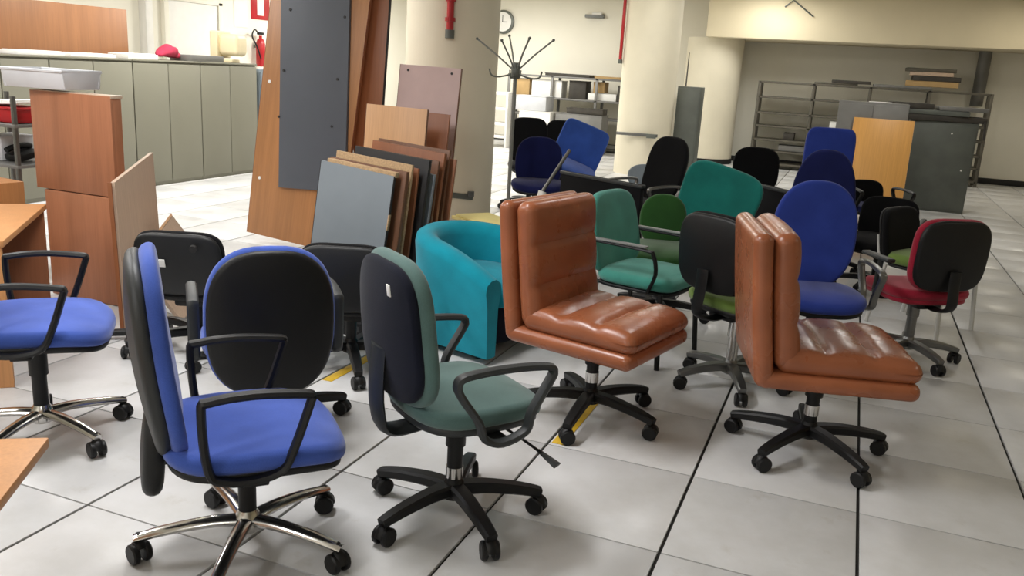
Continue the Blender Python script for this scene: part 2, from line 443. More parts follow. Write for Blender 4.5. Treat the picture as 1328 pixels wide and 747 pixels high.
# left blue chair, cut by the frame
swivel('task_chair', 'royal blue office chair with chrome base, beside the wooden desk at the left edge', (-2.35, -.90, 0), R(40), 'chrome', R(-5), 'royal_blue',
       bw=.42, bh=.50, bz=.76, tilt=.2, arms=ARM_D, armw=.26, cover=.97, shell_t=.03, rad=.3, sw=.5, sd=.5, sz=.45)
# blue chair with black shell, its back to the camera
t = swivel('task_chair', 'blue office chair with rounded black back shell turned to the camera, behind the front one', (-1.66, -.44, 0), R(133), 'black_plastic', R(60), 'royal_blue', sz=.38,
       bw=.47, bh=.58, bz=.53, rad=.34, bx=-.25, bn=2.7, tilt=.10, wrap=.5, arms=ARM_D, armw=.265, shell='black_plastic', cover=.965, shell_t=.03, support=False, armmat='charcoal_plastic')
for x in (-.07, .07): MB().lathe([(.011, -.004), (.011, .004)], (x, -.12, -.034), seg=10, mat=back_xf(-.25, .53, .10)).build('bolt', 'steel_grey', t)
# grey-green task chair
t = swivel('task_chair', 'grey-green office chair with black base and open loop arms in the centre foreground', (-.695, -.695, 0), R(54), 'black_plastic', R(31), 'grey_green',
       bw=.44, bh=.47, bz=.70, bx=-.24, bn=3.4, tilt=.13, wrap=.55, taper=.06, arms=ARM_V, armw=.28, shell='ink_fabric', cover=.93, shell_t=.03, lever=True, collar='chrome', sw=.47, sd=.46, sz=.425, sn=3.0, rad=.29,
       seat_shell='charcoal_plastic', armmat='charcoal_plastic', support=False)
MB().sweep([(-.08, 0, .375), (-.2, 0, .36), (-.265, 0, .375), (-.287, 0, .45), (-.29, 0, .54), (-.285, 0, .65)], .05, .016, side=(0, 1, 0), smooth=4).build('back_support', 'charcoal_plastic', t)

MB().box((-.15, .165, -.018), (.02, .035, .004), r=.001, mat=back_xf(-.285, .70, .13)).build('sticker', 'paper_white', t)

# two low black chairs behind the blue ones
for (nm, lb, lc, rz, br, kw) in (
    ('low_chair', 'low black plastic chair with white sticker on its back, behind the blue chairs', (-2.56, .20, 0), R(112), R(234), dict(label=True)),
    ('low_chair', 'low black chair with arched arm beside the leaning grey board', (-1.79, .40, 0), R(112), R(20), dict(label=False))):
    c_ = swivel(nm, lb, lc, rz, 'black_plastic', br, 'black_fabric', shell='black_plastic_worn', bw=.42, bh=.33, bz=.50, bx=-.22, bn=4.2, tilt=.3 if kw['label'] else .12, sz=.34, wrap=.4, cover=.97, shell_t=.03, support=False,
                arms=[(x, z-.09) for x, z in ARM_V], armmat='charcoal_plastic', armw=.25, sd=.42, sw=.42, rad=.34)
    if kw['label']:
        X = back_xf(-.277, .52, .3)
        MB().box((0.06, .0, -.012), (.028, .04, .004), r=.001, mat=X).build('sticker', 'paper_white', c_)
        MB().lathe([(.018, -.012), (.018, .002)], (-.1, .09, -.014), seg=14, mat=X).build('plug', 'baseboard_black', c_)

# ------------------------------------------------------------------ tan leather chairs
def leather_chair(label, loc, rz, brot):
    t = thing('leather_chair', label, 'chair', loc, rz, 'tan leather chairs')
    star_base(t, 'black_plastic', brot-rz, .315)
    MB().lathe([(.027, .1), (.027, .25), (.036, .252), (.036, .345), (.02, .35)], seg=16).build('gas_lift', 'black_plastic', t)
    MB().lathe([(.0295, .17), (.0295, .215)], seg=16).build('collar', 'chrome', t)
    MB().box((0, 0, .345), (.26, .2, .035), r=.012, k=2).build('mechanism', 'black_plastic', t)
    # outer upholstered shell: under-seat pad that turns up into the back
    def seatf(p):
        x, y, z = p; return (x, y, z + .035*(x/.28) - .25*max(0, x-.17)**2)
    MB().box((.015, 0, .39), (.60, .56, .07), r=.032, k=3, sub=(8, 4, 1), mat=Matrix.Identity(4)).build('seat_shell', 'tan_leather', t)
    def roll(a0, n_, L, depth):
        # soft rolls: grooves across the cushion
        q = (a0/L+.5)*n_; fq = abs(q-round(q))
        edge = 1 if 0.4 < q < n_-.4 else 0
        return -depth*edge*math.exp(-(fq/.09)**2) + depth*.55*math.cos(2*PI*(q-.5))*.5
    def sc(p):
        x, y, z = p
        if z > 0:
            fall = max(0, 1-(abs(y)/.275)**6)
            z += roll(x, 3, .54, .014)*fall + .012*(1-(y/.27)**2) - .10*max(0, x-.12)
            z += .0018*math.sin(31*y+9*x)
        return (x, y, z)
    MB().box((.05, 0, .466), (.54, .54, .098), r=.045, k=4, sub=(26, 10, 2), fn=sc).build('seat_cushion', 'tan_leather', t)
    # back: outer shell
    X = Matrix.Translation((-.30, 0, .655)) @ Matrix.Rotation(-.13, 4, 'Y')
    def bs(p):
        x, y, z = p; return (x + .10*(z+.05)**2*(1 if z < 0 else .6), y, z)
    MB().box((0, 0, 0), (.075, .56, .60), r=.034, k=3, sub=(1, 6, 10), fn=bs, mat=X).build('back_shell', 'tan_leather', t)
    X2 = Matrix.Translation((-.215, 0, .695)) @ Matrix.Rotation(-.13, 4, 'Y')
    def bc(p):
        x, y, z = p
        if x > 0:
            fall = max(0, 1-(abs(y)/.275)**6)
            x += roll(z, 3, .53, .013)*fall + .012*(1-(y/.27)**2)
        return (x + .10*(z+.05)**2*.6, y, z)
    MB().box((0, 0, 0), (.095, .535, .53), r=.042, k=4, sub=(2, 10, 26), fn=bc, mat=X2).build('back_cushion', 'tan_leather', t)
    return t
leather_chair('tan leather swivel chair in front of the teal armchair, left of the pair', (-.53, .36, 0), R(-14), R(-18))
leather_chair('tan leather swivel chair seen side-on, standing by the red chair, right of the pair', (.39, .46, 0), R(15), R(25))

# ------------------------------------------------------------------ turquoise tub chair
def tub():
    t = thing('tub_armchair', 'turquoise velvet tub armchair between the boards and the leather chair', 'armchair', (-1.42, 1.13, 0), R(-16))
    # wrap-around shell: horseshoe swept wall, open to +X
    mb = MB(); prof_n = 10; N = 40; rad = .335; thick = .10
    vs_ = []; fs = []
    path = []
    for i in range(N+1):
        u = i/N
        # arms straight for 22 % at both ends, half circle at the back
        if u < .24: q = u/.24; path.append((.34-.34*q, -rad, -1, 0))
        elif u > .76: q = (u-.76)/.24; path.append((.34*q, rad, -1, 0))
        else:
            a0 = -PI/2 - PI*(u-.24)/.52; path.append((rad*math.cos(a0)*1.0, rad*math.sin(a0), 0, 0))
    pts = [Vector((p[0], p[1], 0)) for p in path]
    for i, p in enumerate(pts):
        tg = (pts[min(N, i+1)]-pts[max(0, i-1)]).normalized(); n_ = Vector((tg.y, -tg.x, 0))   # outward
        if n_.dot(p-Vector((.05, 0, 0))) < 0: n_ = -n_
        u = abs(i/N-.5)*2
        h = .62 - .17*(u**2.2)
        sec = [(.0, .04), (.012, .3), (.03, h-.06), (.022, h-.02), (-.01, h), (-.05, h+.004), (-.085, h-.02), (-.095, h-.07), (-.075, .3), (-.07, .04)]
        for (o_, z) in sec: vs_.append(p + n_*o_ + Vector((0, 0, z)))
    m_ = len(sec)
    for i in range(N):
        for j in range(m_):
            fs.append((i*m_+j, i*m_+(j+1) % m_, (i+1)*m_+(j+1) % m_, (i+1)*m_+j))
    fs.append(tuple(range(m_))); fs.append(tuple(N*m_+j for j in range(m_))[::-1])
    mb.add(vs_, fs); mb.build('shell', 'turquoise', t, angle=55)
    o = sup(.60, .53, 3.2, 40)
    MB().slab(o, .14, .05, .02, 0, Matrix.Translation((.03, 0, .33))).build('seat_cushion', 'turquoise', t)
    MB().slab(sup(.54, .5, 3, 36), .22, .02, 0, 0, Matrix.Translation((-.01, 0, .16))).build('seat_base', 'ink_fabric', t)
    for sx_ in (-1, 1):
        for sy_ in (-1, 1):
            MB().lathe([(.018, 0), (.024, .045)], (.02+sx_*.2, sy_*.25, 0), seg=12).build('foot', 'black_plastic', t)
tub()

# ------------------------------------------------------------------ four-legged / cantilever visitor chairs
def visitor(name, label, loc, rz, seat, back=None, frame='black_plastic', bw=.46, bh=.42, bz=.68, tilt=.18, sz=.43, sw=.48, sd=.46, arms=True, bn=4, taper=.0, shell=None, group=G, rot=None, bt=.05, armtop='grey_plastic', cat='chair'):
    t = thing(name, label, cat, loc, rz, group, rot)
    back = back or seat
    def sf(p): return (p.x, p.y, p.z - 1.0*max(0, p.x-.1)**2)
    o = sup(sd, sw, 4, 40)
    MB().slab(o, .07, .03, .012, 0, Matrix.Translation((0, 0, sz+.01)), sf).build('seat', seat, t)
    MB().slab([(a_*.97, b_*.97) for a_, b_ in o], .02, .008, 0, 0, Matrix.Translation((0, 0, sz-.034)), sf).build('seat_pan', 'black_plastic', t)
    X = back_xf(-.25, bz, tilt)
    def bf(p): return (p.x, p.y, p.z + .4*p.x*p.x)
    ob = sup(bw, bh, bn, 40, taper)
    MB().slab(ob, bt, bt*.42, .01, 0, X, bf).build('backrest', back, t)
    if shell: MB().slab([(a_*.97, b_*.97) for a_, b_ in ob], .02, .009, 0, .01, back_xf(-.25-bt/2-.004, bz, tilt), bf).build('back_shell', shell, t)
    for sy_ in (-1, 1):
        y = sy_*.225
        MB().sweep([(.19, y, sz-.03), (.22, y*1.06, .0)], .015, seg=8).build('leg', frame, t)
        MB().sweep([(-.19, y, sz-.03), (-.25, y*1.06, .0)], .015, seg=8).build('leg', frame, t)
        MB().sweep([(-.14, y*.8, sz-.035), (-.24, y*.8, sz-.03), (-.275, y*.8, sz+.06), (-.29, y*.8, bz)], .010, seg=8, smooth=3).build('back_stay', frame, t)
        if arms:
            a_ = MB().sweep([(.12, sy_*.235, sz-.03), (.17, sy_*.262, sz+.08), (.15, sy_*.265, sz+.175), (.10, sy_*.265, sz+.195), (-.22, sy_*.262, sz+.2)], .016, .009, side=(0, 1, 0), smooth=4).build('armrest', 'black_plastic', t)
            MB().box((-.055, sy_*.264, sz+.212), (.33, .036, .012), r=.005).build('arm_pad', armtop, a_)
    return t

visitor('visitor_chair', 'pale teal armchair with slim grey-topped arms, right behind the left leather chair', (-.55, 1.42, 0), R(-14), 'teal', bw=.5, bh=.44, bz=.65, taper=.08)
visitor('visitor_chair', 'tipped deep teal chair raising its broad seat behind the black-backed chair', (-.62, 2.85, .02), 0, 'deep_teal', bw=.56, bh=.5, bz=.64, arms=False, rot=(R(-14), R(4), R(262)), taper=-.05)
swivel('task_chair', 'black-backed swivel chair with green seat and grey star base between the leather chairs', (-.02, 1.10, 0), R(58), 'steel_grey', R(-70), 'green', back='black_fabric', shell='black_plastic', bw=.42, bh=.38, bz=.70, bx=-.23,
       bn=3.6, tilt=.10, wrap=.5, lift='chrome', shell_t=.03, cover=.97, sz=.44, sw=.46, sd=.44, rad=.27)
swivel('task_chair', 'dark green chair back showing behind the pale teal armchair', (-.62, 2.12, 0), R(-75), 'black_plastic', R(10), 'dark_green', bw=.30, bh=.34, bz=.59, bn=2.4, tilt=.1, shell='black_plastic', sz=.42)
swivel('task_chair', 'blue office chair with tall oval back facing the camera, beside the right leather chair', (.32, 1.66, 0), R(-72), 'chrome', R(20), 'strong_blue', bw=.46, bh=.60, bz=.69, bx=-.21, bn=2.35, tilt=.12, wrap=.3,
       taper=-.02, arms=ARM_V, armw=.27, armmat='steel_grey', shell='black_plastic', sz=.39, sw=.46, sd=.46)
swivel('task_chair', 'dark navy office chair behind the oval blue one', (.22, 3.15, 0), R(-95), 'black_plastic', R(0), 'navy', bw=.44, bh=.62, bz=.745, bn=2.7, tilt=.12, taper=.18, shell='black_plastic')
swivel('task_chair', 'high blue chair with square back before the orange board', (.25, 4.3, 0), R(-80), 'black_plastic', R(0), 'strong_blue', bw=.40, bh=.72, bz=.80, bn=7, tilt=.05, wrap=.1, shell='strong_blue', arms=None)
swivel('task_chair', 'red office chair with black back turned to the camera, rightmost', (.84, 2.08, 0), R(122), 'steel_grey', R(-55), 'crimson', back='crimson', shell='black_plastic', bw=.44, bh=.40, bz=.655, bx=-.22, bn=3.8, tilt=.10, wrap=.5,
       arms='T', lift='steel_grey', shell_t=.03, cover=.965, sz=.41, sw=.48, sd=.46, rad=.27, seat_shell='crimson')
visitor('visitor_chair', 'black chair with green seat and bare silver legs, hidden behind the red chair', (.97, 2.93, 0), R(-30), 'green', back='black_fabric', frame='silver_paint', arms=False, shell='black_plastic', bw=.44, bh=.36, bz=.57)
swivel('task_chair', 'black office chair by the black desk, left of the square blue back', (-.42, 5.3, 0), R(-80), 'black_plastic', 0, 'black_fabric', bw=.44, bh=.44, bz=.66, bn=3.2, tilt=.1, shell='black_plastic')
swivel('task_chair', 'black high-backed armchair with grey arm loop in front of the far column', (-1.14, 3.72, 0), R(236), 'black_plastic', 0, 'black_fabric', bw=.44, bh=.56, bz=.74, bn=3.0, tilt=.30, arms=ARM_V, armmat='steel_grey', shell='black_plastic')
swivel('task_chair', 'dark navy chair right beside the coat stand', (-2.24, 4.25, 0), R(-70), 'black_plastic', 0, 'navy', bw=.44, bh=.5, bz=.63, bn=2.7, tilt=.1, shell='black_plastic')
swivel('task_chair', 'black chair behind the coat stand pole', (-2.82, 5.6, 0), R(-60), 'black_plastic', 0, 'black_fabric', bw=.42, bh=.5, bz=.72, bn=4, tilt=.1, shell='black_plastic')
swivel('task_chair', 'black chair mostly hidden behind the tilted bright blue back', (-2.8, 6.6, 0), R(-70), 'black_plastic', 0, 'black_fabric', bw=.42, bh=.5, bz=.66, bn=4, tilt=.1, shell='black_plastic')
swivel('task_chair', 'black chair with upright loop arms just before the orange board', (.66, 5.5, 0), R(-60), 'black_plastic', 0, 'navy', back='black_fabric', bw=.4, bh=.3, bz=.5, bn=3.2, tilt=.2, shell='black_plastic', sz=.40,
       arms=ARM_V)
swivel('task_chair', 'low black chair squeezed between the navy chair and the red one', (.68, 3.75, 0), R(-100), 'black_plastic', R(30), 'black_fabric', bw=.42, bh=.36, bz=.52, bn=3.6, tilt=.25, shell='black_plastic', sz=.38, arms=ARM_V)
visitor('visitor_chair', 'bright blue chair tipped askew with its square back raised by the far shelves', (-2.38, 5.25, .12), 0, 'bright_blue', bw=.5, bh=.52, bz=.60, bn=7, arms=False, rot=(R(-20), R(10), R(-70)), bt=.04)
swivel('stool_chair', 'pale blue low chair peeking over the black desk before the far column', (-1.45, 5.2, 0), R(-80), 'black_plastic', 0, 'cabinet_blue_grey', bw=.4, bh=.25, bz=.50, bn=2.4, tilt=.3, shell='grey_plastic', sz=.36)

# ------------------------------------------------------------------ coat stand
t = thing('coat_stand', 'grey metal coat stand with splayed hooks, right of the near round column', 'coat stand', (-2.26, 3.6, 0))
MB().lathe([(.16, 0), (.16, .012), (.05, .03), (.02, .05)], seg=24).build('base', 'steel_grey', t)
MB().lathe([(.016, .03), (.016, 1.5)], seg=12).build('pole', 'stand_grey', t)
MB().lathe([(.03, 1.40), (.036, 1.42), (.036, 1.5), (.02, 1.53)], seg=14).build('hub', 'dark_metal', t)
for a_, ro, zz in ((195, .33, 1.70), (140, .14, 1.74), (60, .13, 1.73), (8, .30, 1.72), (265, .27, 1.69), (320, .2, 1.72)):
    c, s_ = math.cos(R(a_)), math.sin(R(a_))
    k_ = MB().sweep([(.02*c, .02*s_, 1.47), (.5*ro*c, .5*ro*s_, (1.47+zz)/2), (ro*c, ro*s_, zz)], .007, seg=6).build('hook', 'stand_grey', t)
    MB().lathe([(.002, -.012), (.012, -.006), (.012, .006), (.002, .012)], (ro*c, ro*s_, zz), seg=8).build('knob', 'dark_metal', k_)
for a_ in (190, 100, 10, 280):
    c, s_ = math.cos(R(a_)), math.sin(R(a_))
    MB().sweep([(.02*c, .02*s_, 1.44), (.13*c, .13*s_, 1.41), (.2*c, .2*s_, 1.42), (.22*c, .22*s_, 1.47)], .007, seg=6, smooth=3).build('hook', 'dark_metal', t)

# ------------------------------------------------------------------ boards leaning around the near column
def board(name, label, c, w_, h_, th, mat, lean=0, roll=0, rz=0, cat='board', edge=None, group='boards leaning by the near column', screws=()):
    """standing board: base centre c, faces -Y, leans back (towards +Y) by lean"""
    t = thing(name, label, cat, c, 0, group, (lean*-1, roll, rz))
    MB().box((0, 0, h_/2), (w_, th, h_), r=.002).build('panel', mat, t)
    if edge:
        for s_ in (-1, 1): MB().box((s_*(w_/2+.0015), 0, h_/2), (.003, th*1.02, h_), r=.0005).build('edge_band', edge, t)
    for (x, z) in screws: MB().lathe([(.009, -.004), (.009, .002)], (x, -th/2, z), 'Y', 10).build('screw_cap', 'dark_panel_edge', t)
    return t
tb = board('partition_board', 'tall oak-coloured board with a dark grey panel screwed on it, left of the near column', (-3.60, 2.42, .055), .86, 2.25, .03, 'oak', R(5), R(4.5), 0, edge='cherry_dark')
dp = MB().box((.03, -.03, 1.43), (.60, .028, 1.98), (0, R(-6.5), 0), r=.002).build('dark_panel', 'dark_panel', tb)
for z in (.95, 1.3, 1.75):
    for x in (-.24, .24): MB().lathe([(.010, -.004), (.010, .002)], (.02+x, -.046, z), 'Y', 10).build('screw_cap', 'dark_panel_edge', dp)
for (x, z) in ((-.36, .45), (-.36, 1.2)): MB().lathe([(.013, -.004), (.013, .002)], (x, -.016, z), 'Y', 10).build('screw_cap', 'paper_white', tb)
board('tall_board', 'tall cherry board with dark edge, next to the dark grey panel', (-3.06, 2.55, 0), .22, 2.3, .03, 'cherry_dark', R(4), R(1), 0, edge='dark_panel_edge')
board('mauve_board', 'mauve-topped board leaning on the near column', (-2.60, 2.55, 0), .50, 1.47, .022, 'mauve_laminate', R(6), R(1), 0, edge='brown_edge', screws=((-.18, 1.43), (.18, 1.43)))
board('brown_board', 'reddish brown board in front of the mauve one', (-2.56, 2.36, 0), .49, 1.15, .022, 'cherry_dark', R(6), R(1), 0)
board('light_board', 'light beech board leaning before the mauve one', (-2.56, 2.05, 0), .47, 1.19, .022, 'light_beech', R(5), R(1), 0, edge='brown_edge')
tg_ = board('grey_board', 'grey board with chipped edge, foremost of the leaning stack', (-2.23, .96, .025), .47, .88, .022, 'grey_board', R(4), R(5.5), 0, edge='dark_panel_edge')
MB().box((.02, .02, .885), (.44, .05, .03), r=.004).build('torn_edge', 'chipboard', tg_)
for (dx, z, hh) in ((.237, .35, .12), (.237, .62, .09), (.237, .2, .08)): MB().box((dx, 0, z), (.008, .026, hh), r=.003).build('chip', 'chipboard', tg_)
SM = [('brown_edge', 'thin brown edge'), ('chipboard', 'raw chipboard edge'), ('cherry_dark', 'dark cherry edge'), ('dark_panel_edge', 'black edge'), ('grey_board', 'bluish grey edge'), ('brown_edge', 'scratched brown edge'), ('cherry_dark', 'reddish edge'), ('brown_edge', 'plain brown edge'), ('cherry', 'cherry edge')]
ORD = ['second', 'third', 'fourth', 'fifth', 'sixth', 'seventh', 'eighth', 'ninth', 'hindmost']
for i, (mt_, ds) in enumerate(SM):
    h_ = (.90, .93, .90, .95, .86, .93, .97, .98, .92)[i]
    board('stacked_board', 'upright board with %s, %s from the grey board in the leaning stack' % (ds, ORD[i]) if i < 8 else 'upright board with cherry edge, hindmost of the leaning stack',
          (-2.22+random.uniform(-.02, .02)+.006*i, 1.05+.075*i, .02), .50, h_, .024 if i % 3 else .034, mt_, R(4), R(4.5+random.uniform(-.6, .6)))
t = thing('plastic_runner', 'black perforated plastic runner on the floor before the grey board', 'runner', (-2.1, .83, 0), R(3))
MB().box((0, 0, .04), (.5, .09, .08), r=.008).build('body', 'black_plastic', t)
for i in range(9): MB().box((-.2+.05*i, -.046, .045), (.026, .004, .03), r=.001).build('slot', 'charcoal_plastic', t)

# yellow board on a white box behind the tub armchair
t = thing('white_box', 'white box behind the turquoise armchair', 'box', (-1.86, 2.22, 0), R(10))
MB().box((0, 0, .22), (.42, .36, .44), r=.01).build('body', 'white_paint', t)
MB().box((0, 0, .452), (.43, .37, .02), r=.006).build('lid', 'paper_white', t)
t = thing('yellow_board', 'pale yellow board lying on the white box beside the column foot', 'board', (-1.80, 2.10, .464), R(-38))
MB().box((0, 0, .012), (.5, .3, .022), r=.003).build('sheet', 'yellow_board', t)
MB().box((0, 0, .03), (.46, .26, .014), r=.003).build('sheet', 'yellow_board', t)

# black low screens among the chairs
def screen(label, a, b_, h_, rail='charcoal_plastic'):
    a, b_ = Vector(a), Vector(b_); d = b_-a; L_ = d.length
    t = thing('low_screen', label, 'screen', ((a.x+b_.x)/2, (a.y+b_.y)/2, 0), math.atan2(d.y, d.x), 'black low screens')
    MB().box((0, 0, h_/2+.03), (L_, .04, h_-.06), r=.006).build('panel', 'black_fabric', t)
    MB().box((0, 0, h_-.012), (L_+.02, .05, .024), r=.006).build('top_rail', rail, t)
    for s_ in (-1, 1): MB().box((s_*(L_/2-.1), 0, .015), (.05, .3, .03), r=.006).build('foot', 'black_plastic', t)
screen('black low screen with grey top rail behind the left leather chair', (-1.72, 3.38), (-.98, 3.0), .72)
screen('black low screen right of the tipped teal chair', (-.34, 3.95), (.02, 3.55), .72)
t = thing('metal_pole', 'white and grey pole slanting up in front of the bright blue back', 'pole', (-1.66, 2.68, 0))
MB().sweep([(-.12, -.05, 0), (-.02, .13, .62)], .03, seg=12).build('grip', 'white_paint', t)
MB().sweep([(-.02, .13, .62), (.10, .34, .92)], .013, seg=10).build('rod', 'steel_grey', t)

# yellow floor tape
for (x, y, l_, lb) in ((-.560, .285, .53, 'yellow tape strip on the floor under the left leather chair'), (-1.765, .38, .46, 'yellow tape strip on the floor before the leaning boards')):
    tag(MB().box((0, 0, .001), (.052, l_, .002), r=.0005).build('floor_tape', 'yellow_tape', None, (x, y, .0)), lb, 'tape')

# ------------------------------------------------------------------ left: cabinets, screen, things on them
places = ['nearest the desks', 'second from the desks', 'in the middle of the row', 'with the pink cloth on top', 'last of the row beside the fire extinguisher']
for i in range(5):
    ya = .92+1.005*i
    t = thing('low_cabinet', 'grey-green low metal cabinet '+places[i], 'cabinet', (-6.67, ya, 0), 0, 'grey cabinets along the left side')
    MB().box((-.235, .5, .665), (.43, 1.0, 1.33), r=.004).build('body', 'cabinet_grey', t)
    for k in range(2): MB().box((-.009, .25+.5*k, .675), (.02, .488, 1.27), r=.005).build('door', 'cabinet_grey', t)
    MB().box((-.23, .5, 1.338), (.47, 1.0, .018), r=.004).build('top', 'cabinet_grey', t)
t = thing('blue_cabinet', 'blue-grey metal cabinet behind the tall oak board', 'cabinet', (-6.70, 6.02, 0))
MB().box((-.23, .5, .64), (.44, .98, 1.28), r=.004).build('body', 'cabinet_blue_grey', t)
for k in range(2): MB().box((-.006, .26+.48*k, .65), (.02, .47, 1.2), r=.004).build('door', 'cabinet_blue_grey', t)
t = thing('wooden_screen', 'wide wooden screen standing behind the grey cabinets at upper left', 'screen', (-7.25, 3.2, 0))
MB().box((0, 0, .94), (.03, 2.5, 1.84), r=.004).build('panel', 'screen_wood', t)
MB().box((0, 0, .01), (.05, 2.5, .02), r=.003).build('foot_rail', 'steel_grey', t)
for i, (y, l_, wd, hh, lb) in enumerate(((2.95, .5, .26, .035, 'flat white carton on the cabinets below the wooden screen, leftmost'), (3.55, .55, .24, .03, 'flat white carton on the cabinets between the two others'), (4.18, .42, .28, .05, 'flat white carton beside the pink cloth'))):
    t = thing('flat_carton', lb, 'box', (-6.9, y, 1.347), 0, 'flat cartons on the cabinets')
    MB().box((0, 0, hh/2), (wd, l_, hh), r=.004).build('body', 'paper_white', t)
    MB().box((.0, 0, hh+.004), (wd*.9, l_*.9, .008), r=.002).build('lid', 'white_paint', t)
def pf(p):
    return (p.x*(1+.3*math.sin(9*p.y)), p.y, p.z*(1+.35*math.sin(13*p.y+4*p.x)) + .03*math.sin(8*p.y+1))
t = thing('cloth_bundle', 'crumpled pink cloth on top of the grey cabinets', 'cloth', (-6.86, 4.60, 1.365), R(20))
MB().slab(sup(.2, .34, 2.6, 30), .09, .04, .03, 0, Matrix.Translation((0, 0, .045)), pf).build('cloth', 'pink_cloth', t)
MB().slab(sup(.16, .12, 2.4, 24), .05, .02, .02, 0, Matrix.Translation((.0, .2, .01)), pf).build('fold', 'pink_cloth', t)
t = thing('dark_tray', 'dark grey tray on the cabinets right of the pink cloth', 'tray', (-6.9, 5.15, 1.347))
MB().box((0, 0, .008), (.3, .56, .016), r=.004).build('bottom', 'mid_metal', t)
for s_ in (-1, 1):
    MB().box((s_*.145, 0, .04), (.012, .56, .06), r=.003).build('side', 'mid_metal', t); MB().box((0, s_*.275, .04), (.28, .012, .06), r=.003).build('side', 'mid_metal', t)
t = thing('monitor', 'old beige monitor turned away on the end of the cabinets', 'monitor', (-6.92, 5.72, 1.347), R(15))
MB().box((0, 0, .02), (.2, .22, .04), r=.01).build('base', 'beige_plastic', t)
MB().box((-.1, 0, .21), (.1, .38, .32), r=.02, k=2).build('bezel', 'beige_plastic', t)
MB().box((.06, 0, .21), (.26, .30, .26), r=.06, k=3).build('housing', 'beige_plastic', t)
# left wall: door, notice, sign, extinguisher
d = struct(MB().box((X0+.025, 6.75, 1.05), (.05, .95, 2.1), r=.004).build('door_1', 'white_paint'))
for yy in (6.22, 7.28): MB().box((X0+.035, yy, 1.07), (.07, .08, 2.14), r=.004).build('frame', 'plaster', d)
MB().box((X0+.035, 6.75, 2.14), (.07, 1.14, .08), r=.004).build('frame', 'plaster', d)
MB().sweep([(X0+.05, 7.1, 1.05), (X0+.1, 7.1, 1.05), (X0+.1, 6.98, 1.05)], .01, seg=8).build('handle', 'chrome', d)
struct(MB().box((X0+.06, 5.86, CEIL/2), (.12, .12, CEIL), r=.004).build('trim_2', 'white_paint'))
tag(MB().box((X0+.006, 7.79, 2.15), (.01, .3, .62), r=.002).build('wall_notice', 'paper_white'), 'blank white notice on the left wall beside the red sign', 'notice')
t = thing('fire_sign', 'red and white fire sign on the left wall above the extinguisher', 'sign', (X0+.005, 8.25, 2.2))
MB().box((.004, 0, 0), (.008, .44, .44), r=.002).build('plate', 'red_paint', t)
MB().box((.009, -.0, .02), (.004, .16, .36), r=.001).build('emblem', 'paper_white', t)
t = thing('fire_extinguisher', 'red fire extinguisher hanging on the left wall', 'extinguisher', (X0+.12, 8.1, 1.28))
MB().lathe([(.055, 0), (.07, .02), (.07, .34), (.05, .40), (.025, .42), (.025, .46)], seg=18).build('cylinder', 'red_paint', t)
MB().box((.0, 0, .49), (.05, .12, .04), r=.01).build('valve', 'black_plastic', t)
MB().sweep([(0, -.05, .49), (.02, -.16, .54), (.02, -.22, .44), (.03, -.13, .3), (.06, -.07, .12)], .011, seg=8, smooth=5).build('hose', 'black_plastic', t)
MB().box((-.06, 0, .3), (.08, .06, .05), r=.004).build('wall_bracket', 'steel_grey', t)

# ------------------------------------------------------------------ left foreground: stacked cupboards, tray, desk, shelf, loose panels
for (nm, lb, x, z, wd, hh) in (('wooden_cupboard', 'cherry wood cupboard standing on the floor, lower of the two stacked', -3.685, 0, .60, .64), ('wooden_cupboard', 'cherry wood cupboard carrying the grey tray, upper of the two stacked', -3.74, .642, .61, .57)):
    t = thing(nm, lb, 'cupboard', (x, .595, z), 0, 'stacked cherry cupboards')
    MB().box((0, .0, hh/2), (wd-.006, .06, hh-.006), r=.003).build('body', 'cherry', t)
    MB().box((0, -.04, hh/2), (wd, .018, hh-.008), r=.003).build('door', 'cherry', t)
    MB().box((0, -.005, hh-.009), (wd+.004, .085, .018), r=.003).build('top', 'pale_inside' if z else 'cherry', t)  # upper cupboard's top is coloured pale to paint in the light on its edge
t = thing('plastic_tray', 'grey plastic tray on top of the stacked cherry cupboards', 'tray', (-3.97, .64, 1.222), R(4))
MB().box((0, 0, .006), (.40, .26, .012), r=.004).build('bottom', 'light_grey_plastic', t)
for s_ in (-1, 1):
    MB().box((0, s_*.132, .05), (.44, .012, .1), (R(-8*s_), 0, 0), r=.004).build('side', 'light_grey_plastic', t)
    MB().box((s_*.21, 0, .05), (.012, .27, .1), (0, R(8*s_), 0), r=.004).build('side', 'light_grey_plastic', t)
MB().sweep([(-.22, -.145, .1), (.22, -.145, .1), (.22, .145, .1), (-.22, .145, .1)], .009, .006, closed=True, seg=6).build('rim', 'light_grey_plastic', t)
def quad(P4, th):
    P4 = [Vector(q) for q in P4]; n_ = (P4[1]-P4[0]).cross(P4[3]-P4[0]).normalized()*th/2
    return MB().add([q-n_ for q in P4]+[q+n_ for q in P4], [(3, 2, 1, 0), (4, 5, 6, 7), (0, 1, 5, 4), (1, 2, 6, 5), (2, 3, 7, 6), (3, 0, 4, 7)])
t = thing('leaning_board', 'pale panel with light top edge leaning on the stacked cherry cupboards', 'panel', (-3.08, .22, 0))
O_ = Vector((-3.08, .22, 0)); sub = lambda L_: [Vector(q)-O_ for q in L_]
quad(sub([(-3.08, .22, 0), (-3.14, .25, .795), (-3.43, .82, .885), (-3.37, .80, 0)]), .02).build('panel', 'pale_inside', t)
quad(sub([(-3.072, .205, 0), (-3.132, .235, .795), (-3.152, .228, .795), (-3.09, .198, 0)]), .008).build('front_edge', 'cherry_dark', t)
t = thing('slanting_panel', 'pale board slanting from the leaning board down to the floor', 'panel', (-3.0, .6, 0))
O_ = Vector((-3.0, .6, 0))
